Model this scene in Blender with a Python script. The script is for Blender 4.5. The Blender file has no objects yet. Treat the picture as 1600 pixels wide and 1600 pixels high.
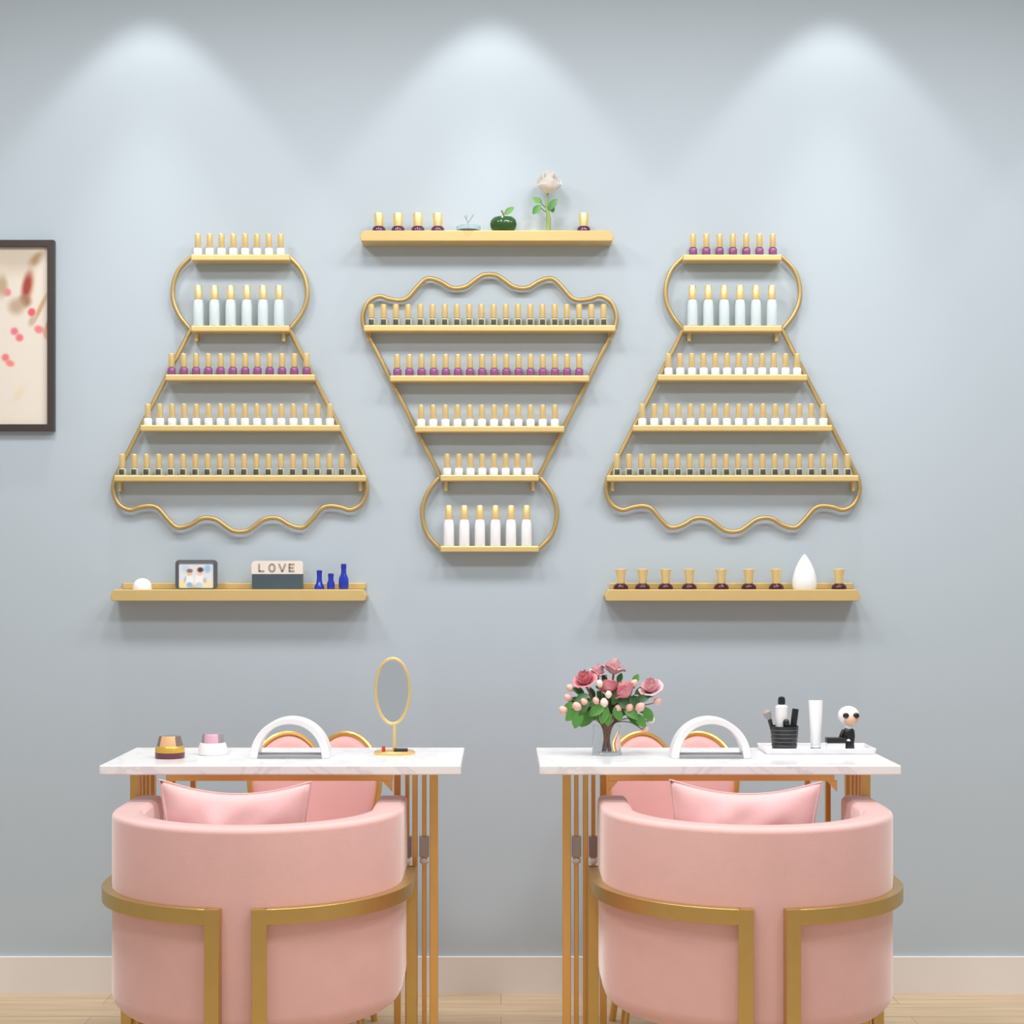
import bpy, bmesh, math, random
from mathutils import Vector, Matrix
random.seed(7)
S = bpy.context.scene
COL = S.collection
PI = math.pi
# ---------------------------------------------------------------- camera set-up and measuring
FPX, CX, HY, CAMZ, WALLD = 2626.0, 783.0, 890.0, 1.2, 4.77   # focal length (1600 px frame), vanishing point, eye height, wall distance
def X(px, D): return (px - CX) * D / FPX
def Z(py, D): return CAMZ - (py - HY) * D / FPX
def Yd(D): return D - WALLD                                    # the back wall is the plane y = 0

cam = bpy.data.cameras.new('camera'); co = bpy.data.objects.new('camera', cam); COL.objects.link(co)
co.location = (0, -WALLD, CAMZ); co.rotation_euler = (PI/2, 0, 0)
cam.sensor_width = 36; cam.lens = 36 * FPX / 1600
cam.shift_x = (800 - CX) / 1600; cam.shift_y = (HY - 800) / 1600
S.camera = co

# ---------------------------------------------------------------- materials
def srgb(r, g, b):
    f = lambda c: (c/255/12.92) if c/255 <= .04045 else ((c/255 + .055)/1.055)**2.4
    return (f(r), f(g), f(b), 1)
def mat(name, col, rough=.5, metal=0, noise=0, nscale=30, **kw):
    m = bpy.data.materials.new(name); m.use_nodes = True
    nt = m.node_tree; b = nt.nodes['Principled BSDF']
    b.inputs['Base Color'].default_value = col
    b.inputs['Roughness'].default_value = rough; b.inputs['Metallic'].default_value = metal
    for k, v in kw.items(): b.inputs[k.replace('_', ' ')].default_value = v
    if noise:
        tc = nt.nodes.new('ShaderNodeTexCoord'); n = nt.nodes.new('ShaderNodeTexNoise')
        n.inputs['Scale'].default_value = nscale; n.inputs['Detail'].default_value = 4
        mx = nt.nodes.new('ShaderNodeMix'); mx.data_type = 'RGBA'
        mx.inputs[6].default_value = [c*(1-noise) for c in col[:3]] + [1]
        mx.inputs[7].default_value = [min(1, c*(1+noise)) for c in col[:3]] + [1]
        nt.links.new(tc.outputs['Object'], n.inputs['Vector']); nt.links.new(n.outputs['Fac'], mx.inputs[0])
        nt.links.new(mx.outputs[2], b.inputs['Base Color'])
    return m
M = {}
M['wall'] = mat('wall_paint', (.475, .552, .617, 1), .75, noise=.012, nscale=3)
M['ceil'] = mat('ceiling_paint', (.8, .8, .8, 1), .8, noise=.01)
M['base'] = mat('baseboard_paint', (.83, .79, .76, 1), .5, noise=.03, nscale=6)
M['gold'] = mat('satin_gold', (.86, .60, .255, 1), .38, .75, noise=.05, nscale=40)
M['rack'] = mat('rack_gold', (.78, .585, .265, 1), .45, .5, noise=.04, nscale=40)
M['rackframe'] = mat('rack_frame_gold', (.56, .41, .185, 1), .4, .6, noise=.04, nscale=40)
M['ledge'] = mat('ledge_gold', (.66, .49, .215, 1), .55, .3, noise=.04, nscale=20)
M['leg'] = mat('leg_brass', (.82, .50, .17, 1), .32, .8, noise=.05, nscale=30)
M['band'] = mat('band_brass', (.62, .43, .15, 1), .33, .85, noise=.06, nscale=30)
M['cap'] = mat('gold_cap', (.92, .70, .33, 1), .35, .5, noise=.03, nscale=60)
M['white_polish'] = mat('white_polish_glass', (.86, .86, .90, 1), .15, noise=.02)
M['purple_polish'] = mat('purple_polish_glass', (.27, .085, .225, 1), .15, noise=.05)
M['dark_polish'] = mat('dark_polish_label', (.06, .06, .045, 1), .55, noise=.1)
M['clear_polish'] = mat('pale_olive_bottle_glass', (.50, .49, .39, 1), .12, noise=.05)
M['frosted'] = mat('frosted_blue_glass', (.66, .77, .80, 1), .3, noise=.02)
M['white_bottle'] = mat('white_bottle_glass', (.9, .9, .92, 1), .2, noise=.01)
M['plum'] = mat('plum_glass', (.09, .02, .075, 1), .12, noise=.05)
M['maroon'] = mat('maroon_glass', (.055, .006, .014, 1), .1, noise=.05)
M['cobalt'] = mat('cobalt_glass', (.02, .04, .42, 1), .1, noise=.1)
M['white'] = mat('white_plastic', (.86, .86, .87, 1), .25, noise=.01)
M['ceramic'] = mat('white_ceramic', (.9, .9, .9, 1), .3, noise=.01)
M['black'] = mat('black_plastic', (.012, .012, .014, 1), .3, noise=.05)
M['darkgrey'] = mat('dark_grey_frame', (.09, .10, .11, 1), .4, noise=.05)
M['slate'] = mat('slate_block', (.07, .10, .12, 1), .3, noise=.25, nscale=14)
M['cream'] = mat('cream_block', (.82, .74, .66, 1), .5, noise=.05)
M['letter'] = mat('grey_letters', (.36, .31, .28, 1), .6, noise=.05)
M['grey'] = mat('grey_plate', (.32, .33, .35, 1), .4, noise=.03)
M['silver'] = mat('silver_sleeve', (.45, .43, .45, 1), .3, .7, noise=.05)
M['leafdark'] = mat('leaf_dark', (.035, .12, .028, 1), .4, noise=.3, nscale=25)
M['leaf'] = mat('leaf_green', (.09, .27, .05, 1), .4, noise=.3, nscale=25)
M['applegreen'] = mat('deep_green_glaze', (.028, .085, .022, 1), .15, noise=.3, nscale=25)
M['stem'] = mat('stem_green', (.28, .40, .13, 1), .5, noise=.1)
M['brownstem'] = mat('stem_brown', (.26, .12, .07, 1), .5, noise=.2)
M['pinkrose'] = mat('rose_pink', (.72, .27, .31, 1), .55, noise=.15, nscale=60)
M['palerose'] = mat('rose_pale_pink', (.82, .50, .54, 1), .55, noise=.12, nscale=60)
M['creamrose'] = mat('rose_cream', (.87, .84, .79, 1), .55, noise=.06, nscale=60)
M['peachbud'] = mat('bud_peach', (.82, .50, .43, 1), .55, noise=.12, nscale=60)
M['whitebud'] = mat('bud_cream', (.90, .78, .68, 1), .55, noise=.06, nscale=60)
M['amber'] = mat('amber_cream', (.72, .42, .22, 1), .3, noise=.08)
M['smoke'] = mat('smoky_lid', (.20, .15, .13, 1), .15, noise=.05)
M['yellowgold'] = mat('jar_gold', (.72, .44, .08, 1), .3, .4, noise=.1)
M['winered'] = mat('jar_base', (.15, .035, .05, 1), .2, noise=.05)
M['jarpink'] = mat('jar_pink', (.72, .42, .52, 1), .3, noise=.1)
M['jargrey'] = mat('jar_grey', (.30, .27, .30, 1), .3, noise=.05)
M['skin'] = mat('doll_face', (.78, .50, .35, 1), .5, noise=.03)
M['red'] = mat('red_stick', (.55, .05, .03, 1), .35, noise=.05)
M['mirror'] = mat('mirror_glass', (.86, .89, .90, 1), .08, 1.0, noise=.005)
M['bristle'] = mat('brush_bristle', (.36, .32, .30, 1), .8, noise=.2, nscale=80)
M['frame'] = mat('dark_brown_frame', (.05, .036, .032, 1), .45, noise=.1)
M['shell_in'] = mat('petal_pink', (.80, .44, .43, 1), .7, noise=.02, Sheen_Weight=.3, Sheen_Roughness=.4)
M['glass'] = mat('clear_glass', (.93, .97, .97, 1), .02, noise=.002, Transmission_Weight=1.0, IOR=1.3)
M['paleglass'] = mat('pale_blue_glass', (.72, .85, .90, 1), .05, noise=.02, Transmission_Weight=.75, IOR=1.3)

def velvet(name, col, bump=.15):
    m = mat(name, col, .75, noise=.05, nscale=18, Sheen_Weight=1.0, Sheen_Roughness=.35)
    m.node_tree.nodes['Principled BSDF'].inputs['Sheen Tint'].default_value = (1, .94, .94, 1)
    nt = m.node_tree; tc = nt.nodes.new('ShaderNodeTexCoord'); n = nt.nodes.new('ShaderNodeTexNoise')
    n.inputs['Scale'].default_value = 350; bp = nt.nodes.new('ShaderNodeBump'); bp.inputs['Strength'].default_value = bump
    bp.inputs['Distance'].default_value = .002
    nt.links.new(tc.outputs['Object'], n.inputs['Vector']); nt.links.new(n.outputs['Fac'], bp.inputs['Height'])
    nt.links.new(bp.outputs['Normal'], nt.nodes['Principled BSDF'].inputs['Normal'])
    return m
M['velvet'] = velvet('pink_velvet', (.82, .495, .47, 1))
M['pillow'] = velvet('cushion_pink', (.83, .50, .50, 1))

def floor_mat():
    m = mat('pale_wood_planks', (.6, .45, .28, 1), .45)
    nt = m.node_tree; L = nt.links.new; b = nt.nodes['Principled BSDF']
    tc = nt.nodes.new('ShaderNodeTexCoord'); br = nt.nodes.new('ShaderNodeTexBrick')
    br.inputs['Scale'].default_value = 1; br.inputs['Brick Width'].default_value = 1.1; br.inputs['Row Height'].default_value = .13
    br.inputs['Mortar Size'].default_value = .0015
    br.inputs['Color1'].default_value = (.59, .45, .30, 1); br.inputs['Color2'].default_value = (.54, .405, .262, 1)
    br.inputs['Mortar'].default_value = (.40, .28, .16, 1)
    mp = nt.nodes.new('ShaderNodeMapping'); mp.inputs['Scale'].default_value = (1.5, 30, 1)
    n = nt.nodes.new('ShaderNodeTexNoise'); n.inputs['Scale'].default_value = 2; n.inputs['Detail'].default_value = 5
    mx = nt.nodes.new('ShaderNodeMix'); mx.data_type = 'RGBA'; mx.blend_type = 'OVERLAY'; mx.inputs[0].default_value = .45
    L(tc.outputs['Object'], br.inputs['Vector']); L(tc.outputs['Object'], mp.inputs['Vector']); L(mp.outputs[0], n.inputs['Vector'])
    L(br.outputs['Color'], mx.inputs[6]); L(n.outputs['Fac'], mx.inputs[7]); L(mx.outputs[2], b.inputs['Base Color'])
    return m
M['floor'] = floor_mat()
def marble_mat():
    m = mat('white_marble', (.88, .87, .88, 1), .18)
    nt = m.node_tree; L = nt.links.new
    tc = nt.nodes.new('ShaderNodeTexCoord'); n = nt.nodes.new('ShaderNodeTexNoise')
    n.inputs['Scale'].default_value = 5; n.inputs['Detail'].default_value = 6; n.inputs['Distortion'].default_value = 1.5
    r = nt.nodes.new('ShaderNodeValToRGB'); e = r.color_ramp.elements
    e[0].position = .46; e[0].color = (.88, .875, .88, 1); e[1].position = .54; e[1].color = (.88, .875, .88, 1)
    k = e.new(.5); k.color = (.78, .76, .78, 1)
    L(tc.outputs['Object'], n.inputs['Vector']); L(n.outputs['Fac'], r.inputs[0]); L(r.outputs[0], nt.nodes['Principled BSDF'].inputs['Base Color'])
    return m
M['marble'] = marble_mat()
def blob_mat(name, base, blobs, rough=.4):
    """a printed picture: soft coloured patches (x, z, rx, rz, angle deg, colour, softness) in the print's own metres"""
    m = mat(name, base, rough); nt = m.node_tree; L = nt.links.new
    tc = nt.nodes.new('ShaderNodeTexCoord'); rgb = nt.nodes.new('ShaderNodeRGB'); rgb.outputs[0].default_value = base
    cur = rgb.outputs[0]
    for (x, z, rx, rz, a, c, s) in blobs:
        mp = nt.nodes.new('ShaderNodeMapping'); mp.vector_type = 'TEXTURE'
        mp.inputs['Location'].default_value = (x, 0, z); mp.inputs['Rotation'].default_value = (0, math.radians(a), 0)
        mp.inputs['Scale'].default_value = (rx, 10, rz)
        ln = nt.nodes.new('ShaderNodeVectorMath'); ln.operation = 'LENGTH'
        mr = nt.nodes.new('ShaderNodeMapRange'); mr.interpolation_type = 'SMOOTHSTEP'
        for k, v in ((1, 1-s), (2, 1+s), (3, 1), (4, 0)): mr.inputs[k].default_value = v
        mx = nt.nodes.new('ShaderNodeMix'); mx.data_type = 'RGBA'; mx.inputs[7].default_value = c
        L(tc.outputs['Object'], mp.inputs['Vector']); L(mp.outputs[0], ln.inputs[0]); L(ln.outputs['Value'], mr.inputs[0])
        L(mr.outputs[0], mx.inputs[0]); L(cur, mx.inputs[6]); cur = mx.outputs[2]
    L(cur, nt.nodes['Principled BSDF'].inputs['Base Color'])
    return m

# ---------------------------------------------------------------- mesh helpers
def B(): return bmesh.new()
def box(bm, x0, x1, y0, y1, z0, z1, mi=0):
    v = [bm.verts.new((x, y, z)) for x in (x0, x1) for y in (y0, y1) for z in (z0, z1)]
    for f in ((0,1,3,2), (4,6,7,5), (0,4,5,1), (2,3,7,6), (0,2,6,4), (1,5,7,3)):
        bm.faces.new([v[i] for i in f]).material_index = mi
    return v
def rings(bm, loops, cap0=True, cap1=True, closed=False, mi=0):
    vs = [[bm.verts.new(p) for p in lp] for lp in loops]
    n = len(vs[0]); m = len(vs)
    for i in range(m if closed else m-1):
        a, b = vs[i], vs[(i+1) % m]
        for j in range(n):
            bm.faces.new((a[j], a[(j+1) % n], b[(j+1) % n], b[j])).material_index = mi
    if not closed:
        if cap0: bm.faces.new(list(reversed(vs[0]))).material_index = mi
        if cap1: bm.faces.new(vs[-1]).material_index = mi
    return vs
def lathe(bm, prof, seg=20, c=(0, 0, 0), mi=0, sx=1, sy=1, ang=0):
    return rings(bm, [[(c[0]+r*sx*math.cos(ang+2*PI*j/seg), c[1]+r*sy*math.sin(ang+2*PI*j/seg), c[2]+z) for j in range(seg)] for r, z in prof], mi=mi)
def tube(bm, pts, r, seg=10, closed=False, mi=0, section=None):
    pts = [Vector(p) for p in pts]; n = len(pts); loops = []; up = None
    for i, p in enumerate(pts):
        a = pts[(i-1) % n] if (closed or i) else p
        b = pts[(i+1) % n] if (closed or i < n-1) else p
        t = (b-a).normalized()
        if up is None:
            up = Vector((0, 1, 0)) if abs(t.y) < .9 else Vector((1, 0, 0))
        up = (up - t*up.dot(t)).normalized(); s = t.cross(up)
        rr = r[i] if isinstance(r, (list, tuple)) else r
        if section: loops.append([p + up*v + s*u for u, v in section])
        else: loops.append([p + (up*math.cos(2*PI*k/seg) + s*math.sin(2*PI*k/seg))*rr for k in range(seg)])
    rings(bm, loops, closed=closed, mi=mi)
def spline(P, k=6, closed=False):
    P = [Vector(p) for p in P]; n = len(P); out = []
    for i in range(n if closed else n-1):
        g = lambda j: P[j % n] if closed else P[max(0, min(n-1, j))]
        a, b, c, d = g(i-1), g(i), g(i+1), g(i+2)
        for s in range(k):
            t = s/k
            out.append(.5*((2*b) + (c-a)*t + (2*a-5*b+4*c-d)*t*t + (3*b-a-3*c+d)*t**3))
    if not closed: out.append(P[-1])
    return out
def ball(bm, c, r, sx=1, sy=1, sz=1, mi=0, seg=16):
    res = bmesh.ops.create_uvsphere(bm, u_segments=seg, v_segments=max(6, seg//2), radius=r, matrix=Matrix.Translation(c) @ Matrix.Diagonal((sx, sy, sz, 1)))
    for v in res['verts']:
        for f in v.link_faces: f.material_index = mi
def obj(name, bm, mats, parent=None, loc=None, smooth=True, ang=35, bevel=0):
    bmesh.ops.recalc_face_normals(bm, faces=bm.faces)
    me = bpy.data.meshes.new(name); bm.to_mesh(me); bm.free()
    for m in (mats if isinstance(mats, (list, tuple)) else [mats]): me.materials.append(M[m] if isinstance(m, str) else m)
    if smooth:
        for p in me.polygons: p.use_smooth = True
        me.set_sharp_from_angle(angle=math.radians(ang))
    o = bpy.data.objects.new(name, me); COL.objects.link(o)
    if parent: o.parent = parent
    if loc: o.location = loc
    if bevel:
        b = o.modifiers.new('bevel', 'BEVEL'); b.width = bevel; b.segments = 2; b.limit_method = 'ANGLE'
    return o
def thing(name, label, cat, loc=(0, 0, 0), group=None, rz=0):
    o = bpy.data.objects.new(name, None); COL.objects.link(o); o.location = loc; o.rotation_euler.z = rz
    o.empty_display_size = .05
    return tag(o, label, cat, group)
def tag(o, label, cat, group=None):
    o['label'] = label; o['category'] = cat
    if group: o['group'] = group
    return o
def struct(name, bm, m, label):
    o = obj(name, bm, m, smooth=False); o['kind'] = 'structure'; o['label'] = label; return o
def dup(root, loc, label, group=None, rz=0):
    r = root.copy(); COL.objects.link(r); r.location = loc; r.rotation_euler.z = rz; r['label'] = label
    if group: r['group'] = group
    for ch in list(root.children):
        c = ch.copy(); COL.objects.link(c); c.parent = r
        for g in ch.children:
            d = g.copy(); COL.objects.link(d); d.parent = c
    return r
ORD = ['leftmost', 'second from left', 'third from left', 'fourth from left', 'fifth from left', 'sixth from left', 'seventh from left',
       'eighth from left', 'ninth from left', 'tenth from left']
def place(i, n):
    if i == n-1: return 'rightmost'
    if i < (n+1)//2: return ORD[i]
    return ORD[n-1-i].replace('left', 'right')

# ---------------------------------------------------------------- the room
bm = B(); box(bm, -4, 4, 0, .12, 0, 3.05); struct('wall_back', bm, 'wall', 'pale blue-grey painted back wall')
bm = B(); box(bm, -4, 4, -7, .12, -.06, 0); struct('floor', bm, 'floor', 'pale wood plank floor')
bm = B(); box(bm, -4, 4, -7, .12, 3.05, 3.13); struct('ceiling', bm, 'ceil', 'plain white ceiling above the frame')
bm = B(); box(bm, -4, 4, -.014, 0, 0, .103); o = struct('baseboard_back', bm, 'base', 'cream baseboard along the back wall')

# ---------------------------------------------------------------- polish bottles (masters)
def master(name, cat): return thing(name, '-', cat, (0, 0, 0))
used = set()
def put(m, loc, label, group):
    if m.name not in used:
        used.add(m.name); m.location = loc; m['label'] = label; m['group'] = group; return m
    return dup(m, loc, label, group)
def polish(mats):
    t = master('nail_polish_bottle', 'nail polish')
    bm = B(); vs = lathe(bm, [(.0112, 0), (.0118, .0015), (.0118, .017), (.0105, .0195), (.006, .0215), (.006, .024)], 20)
    if len(mats) > 1:
        bm.normal_update()
        for f in bm.faces:
            c = f.calc_center_median()
            if .001 < c.z < .0175 and abs(c.x) < .0058: f.material_index = 1
    obj('body', bm, mats, t)
    bm = B(); lathe(bm, [(.0084, .0218), (.0088, .0225), (.0085, .0585), (.0074, .060)], 18); obj('cap', bm, 'cap', t)
    return t
def tall(m):
    t = master('tall_polish_bottle', 'nail polish')
    bm = B(); lathe(bm, [(.0142, 0), (.0148, .002), (.0148, .05), (.0142, .062), (.0118, .0735), (.009, .075), (.009, .078)], 22); obj('body', bm, m, t)
    bm = B(); lathe(bm, [(.0112, .0755), (.0115, .0765), (.0105, .112), (.0092, .114)], 18); obj('cap', bm, 'cap', t)
    return t
POL = {'white': polish(['white_polish']), 'purple': polish(['purple_polish']), 'dark': polish(['clear_polish', 'dark_polish']),
       'pale blue': tall('frosted'), 'tall white': tall('white_bottle')}
DESC = {'white': 'gold-capped white polish', 'purple': 'gold-capped purple polish', 'dark': 'gold-capped dark polish',
        'pale blue': 'tall pale blue bottle', 'tall white': 'tall white bottle'}

# ---------------------------------------------------------------- the three wall racks
DS = 4.71                                   # distance of the shelf fronts
SC = FPX / 4.75                             # pixels per metre at the frame tube
HALF = [(-77, 402), (-95, 421), (-104, 445), (-104, 470), (-94, 494), (-77, 515)]
SKIRT = [(-196, 748), (-198, 766), (-190, 787), (-173, 796.6), (-157, 792.5), (-140, 790.4), (-127, 795), (-113, 811), (-101, 822.5),
         (-90, 824), (-75, 818.6), (-62.5, 811), (-50, 809), (-36, 812.4), (-22.5, 822), (-11.5, 829), (0, 831)]
def rack(cx, flip, which, rows, label):
    X0 = X(cx, 4.75)
    def zz(y):                              # rack drawn upright in the left rack's heights; flipped for the middle one
        return Z(y, 4.75) if not flip else Z(1259.5 - y, 4.75)
    t = thing('polish_display_rack', label, 'wall rack', (X0, 0, 0), 'gold polish racks on the wall')
    L = [Vector((p.x/SC, -.020, zz(p.y))) for p in spline([(a, b, 0) for a, b in HALF], 6)]
    L += [Vector((p.x/SC, -.020, zz(p.y))) for p in spline([(a, b, 0) for a, b in SKIRT], 6)]
    R = [Vector((-p.x, p.y, p.z)) for p in reversed(L[:-1])]
    bm = B(); tube(bm, L + R, .0068, 12); obj('frame', bm, 'rackframe', t)
    spec = [(77, 402), (77, 513), (117, 589.5), (156, 668.5), (197, 747)]
    kx = DS / FPX
    names = ['top', 'second', 'third', 'fourth', 'bottom']
    order = list(range(5)) if not flip else list(range(4, -1, -1))
    for k, si in enumerate(order):
        hw, yc = spec[si]
        if flip: yc = 1259.5 - yc
        bm = B(); ox = X(cx, DS) - X0; w = hw*kx
        box(bm, ox-w, ox+w, -.06, -.003, Z(yc+5, DS), Z(yc-4.5, DS)); obj('shelf', bm, 'rack', t, smooth=False, bevel=.003)
        kind, x0, x1, n = rows[k]
        for i in range(n):
            px = x0 + (x1-x0)*i/(n-1)
            g = {'white': 'white', 'purple': 'purple', 'dark': 'dark', 'pale blue': 'tall pale blue', 'tall white': 'tall white'}[kind]
            put(POL[kind], (X(px, DS+.014), -.045, Z(yc-4.5, DS)), f'{DESC[kind]}, {place(i, n)} on {names[k]} shelf of {which} rack',
                f'{g} polish bottles on the {names[k]} shelf of the {which} rack')
    for si in (1, 4):
        hw, yc = spec[si]
        for s in (-1, 1):
            bm = B(); x = s*(hw-9)/SC
            za = Z(1259.5-spec[si][1]+4, 4.75) if flip else zz(yc+4)
            box(bm, x-.005, x+.005, -.024, 0, za-.030, za); obj('wall_bracket', bm, 'rack', t, smooth=False, bevel=.002)
    return t
rack(375, False, 'left', [('white', 309, 438.5, 8), ('pale blue', 310, 436, 6), ('purple', 268, 479, 12), ('white', 231, 515.5, 16), ('dark', 191, 553, 20)],
     'gold dress-shaped wall rack on the left, its third shelf purple')
rack(765, True, 'middle', [('dark', 580.4, 943, 20), ('purple', 620.6, 905, 16), ('white', 658, 867, 12), ('white', 698.7, 826.6, 8), ('tall white', 701.4, 822.7, 6)],
     'gold upside-down dress-shaped wall rack between the two upright ones')
rack(1145, False, 'right', [('purple', 1083, 1207.6, 7), ('pale blue', 1082, 1206, 6), ('white', 1044.5, 1245.6, 12), ('white', 1003.5, 1286.6, 16), ('dark', 964, 1324, 20)],
     'gold dress-shaped wall rack on the right, its top shelf purple')

# ---------------------------------------------------------------- ledges
DL = 4.69
def ledge(x0, x1, ytop, ybot, lip, label):
    a, b = X(x0, DL), X(x1, DL); c = (a+b)/2; h = (b-a)/2; zt, zb = Z(ytop, DL), Z(ybot, DL)
    t = thing('wall_ledge', label, 'shelf', (c, 0, 0), 'gold wall ledges')
    bm = B(); ch = .010
    prof = [(-h+ch, zt), (h-ch, zt), (h, zt-.018), (h-.004, zb), (-h+.004, zb), (-h, zt-.018)]
    rings(bm, [[(x, -.08, z) for x, z in prof], [(x, 0, z) for x, z in prof]]); obj('board', bm, 'ledge', t, smooth=False, bevel=.002)
    if lip:
        bm = B(); box(bm, -h+.018, h-.006, -.010, 0, zt, zt+.018); obj('back_lip', bm, 'ledge', t, smooth=False, bevel=.003)
    return zt
zt_top = ledge(562, 959, 360, 376.5, False, 'short gold ledge high on the wall above the middle rack')
zt_l = ledge(172, 572, 921, 939, True, 'gold ledge below the left rack holding a photo frame')
zt_r = ledge(945, 1345, 921, 939, True, 'gold ledge below the right rack holding dark red bottles')
DI = 4.72; YI = Yd(DI)

# plum bottles on the high ledge
t = master('varnish_bottle', 'nail polish')
bm = B(); lathe(bm, [(.017, 0), (.0185, .002), (.0185, .010), (.016, .0145), (.010, .017), (.010, .019)], 24); obj('body', bm, 'plum', t)
bm = B(); lathe(bm, [(.0125, .0165), (.0128, .018), (.0128, .030), (.0142, .051), (.0135, .0535)], 20); obj('cap', bm, 'cap', t)
lab = ['leftmost plum bottle with gold cap on the high ledge', 'second plum bottle with gold cap from left on the high ledge',
       'third plum bottle with gold cap from left on the high ledge', 'plum bottle with gold cap beside the glass dish on the high ledge',
       'lone plum bottle with gold cap right of the white rose']
for px, l in zip((592, 622, 653, 684, 912), lab): put(t, (X(px, DI), YI, zt_top), l, 'plum bottles on the high ledge')
# glass dish
t = thing('glass_dish', 'small clear pale blue glass dish with a forked twig on the high ledge', 'dish', (X(732, DI), YI, zt_top))
bm = B(); lathe(bm, [(.026, 0), (.034, .004), (.035, .016), (.033, .016), (.031, .006), (.0, .005)][:5] , 28); obj('bowl', bm, 'paleglass', t)
bm = B()
for p in ([(0, 0, .005), (-.002, 0, .03), (-.012, 0, .048)], [(-.002, 0, .026), (.006, 0, .038), (.014, 0, .05)], [(-.006, 0, .036), (-.004, 0, .05)]):
    tube(bm, p, .0011, 6)
obj('twig', bm, 'jargrey', t)
# green apple ornament
t = thing('apple_ornament', 'glossy dark green apple ornament on the high ledge', 'ornament', (X(787, DI), YI, zt_top))
bm = B(); NB = 40; loops = []
prof = [(.022, 0), (.031, .004), (.037, .014), (.0385, .024), (.036, .034), (.028, .042), (.016, .0445), (.006, .041)]
for r, z in prof:
    loops.append([((r*(1-.05*abs(math.cos(2.5*2*PI*j/NB))**3))*math.cos(2*PI*j/NB), .8*r*(1-.05*abs(math.cos(2.5*2*PI*j/NB))**3)*math.sin(2*PI*j/NB), z) for j in range(NB)])
rings(bm, loops); obj('fruit', bm, 'applegreen', t)
bm = B(); tube(bm, spline([(0, 0, .040), (-.001, 0, .052), (-.006, 0, .062)], 4), [.0022]*9, 8); obj('stem', bm, 'brownstem', t)
def leaf(bm, base, d, L, w, nrm=(0, -1, .3), mi=0, curl=.15, n=6):
    base = Vector(base); d = Vector(d).normalized(); nn = Vector(nrm); nn = (nn - d*nn.dot(d)).normalized(); s = d.cross(nn)
    rows = []
    for i in range(n+1):
        u = i/n; ww = w*math.sin(PI*min(1, u*.93+.04))**.8
        p = base + d*L*u - nn*curl*L*u*u
        rows.append([bm.verts.new(p - s*ww + nn*ww*.25), bm.verts.new(p), bm.verts.new(p + s*ww + nn*ww*.25)])
    for i in range(n):
        for j in (0, 1): bm.faces.new((rows[i][j], rows[i][j+1], rows[i+1][j+1], rows[i+1][j])).material_index = mi
bm = B(); leaf(bm, (.002, -.002, .050), (.75, -.1, .6), .034, .009); obj('leaf', bm, 'leaf', t)

# roses
def rose_bm(R, seed, op=1, mi=0):
    rnd = random.Random(seed); bm = B()
    lay = [(3, .30, .05, 1.05), (4, .50, .25, .95), (5, .72, .55, .85), (6, .95, .95, .7)]
    for n, rr, tilt, hh in lay:
        for k in range(n):
            a0 = 2*PI*(k + rnd.random()*.4)/n; half = PI/n*1.35; nu, nv = 6, 5; g = []
            for i in range(nu+1):
                row = []
                for j in range(nv+1):
                    u = i/nu*2-1; v = j/nv
                    a = a0 + u*half*(1-.15*v)
                    edge = 1 - .22*u*u*v
                    r = R*rr*(.22 + .78*math.sin(v*PI/2)**.8) * (1 + tilt*.25*op*v*v) * (1 - .25*(1-op)*v)
                    z = R*(-.55 + 1.45*hh*v*edge - tilt*.45*op*v**3)
                    row.append(bm.verts.new((r*math.cos(a), r*math.sin(a), z)))
                g.append(row)
            for i in range(nu):
                for j in range(nv): bm.faces.new((g[i][j], g[i+1][j], g[i+1][j+1], g[i][j+1])).material_index = mi
    ball(bm, (0, 0, -.1*R), R*.28, mi=mi)
    return bm
t = thing('white_rose', 'single cream white rose with green leaves standing on the high ledge', 'flower', (X(857, DI), YI, zt_top))
k = DI/FPX
bm = B(); tube(bm, spline([(-.001, 0, 0), (0, 0, 22*k), (-3*k, 0, 42*k), (-1*k, 0, 62*k)], 5), [.0078]*3+[.0072]*3+[.0055]*3+[.0035]*7, 10); obj('stem', bm, 'stem', t)
bm = B()
tube(bm, [(-.002, 0, 36*k), (-12*k, -.002, 46*k)], .0016, 6); tube(bm, [(-.003, 0, 30*k), (-12*k, -.002, 38*k)], .0016, 6)
leaf(bm, (-10*k, -.002, 46*k), (-1, 0, .55), 18*k, 5.5*k); leaf(bm, (-12*k, -.004, 42*k), (-.75, 0, -.75), 18*k, 6*k)
leaf(bm, (0, -.004, 34*k), (.55, -.2, .8), 22*k, 6*k); leaf(bm, (2*k, -.004, 44*k), (.4, 0, -.9), 14*k, 5*k)
obj('leaves', bm, 'leaf', t)
b = obj('blossom', rose_bm(23*k, 3, .35), 'creamrose', t, loc=(0, -.004, 74*k), ang=60); b.rotation_euler = (.55, .1, 0)

# left ledge
bm = B(); lathe(bm, [(.0265, 0), (.0268, .004), (.025, .014), (.020, .023), (.012, .029), (.003, .0312)], 28)
tag(obj('dome_paperweight', bm, 'ceramic', loc=(X(222.5, DI), YI, zt_l)), 'small plain white dome on the lower left ledge', 'ornament')
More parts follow.
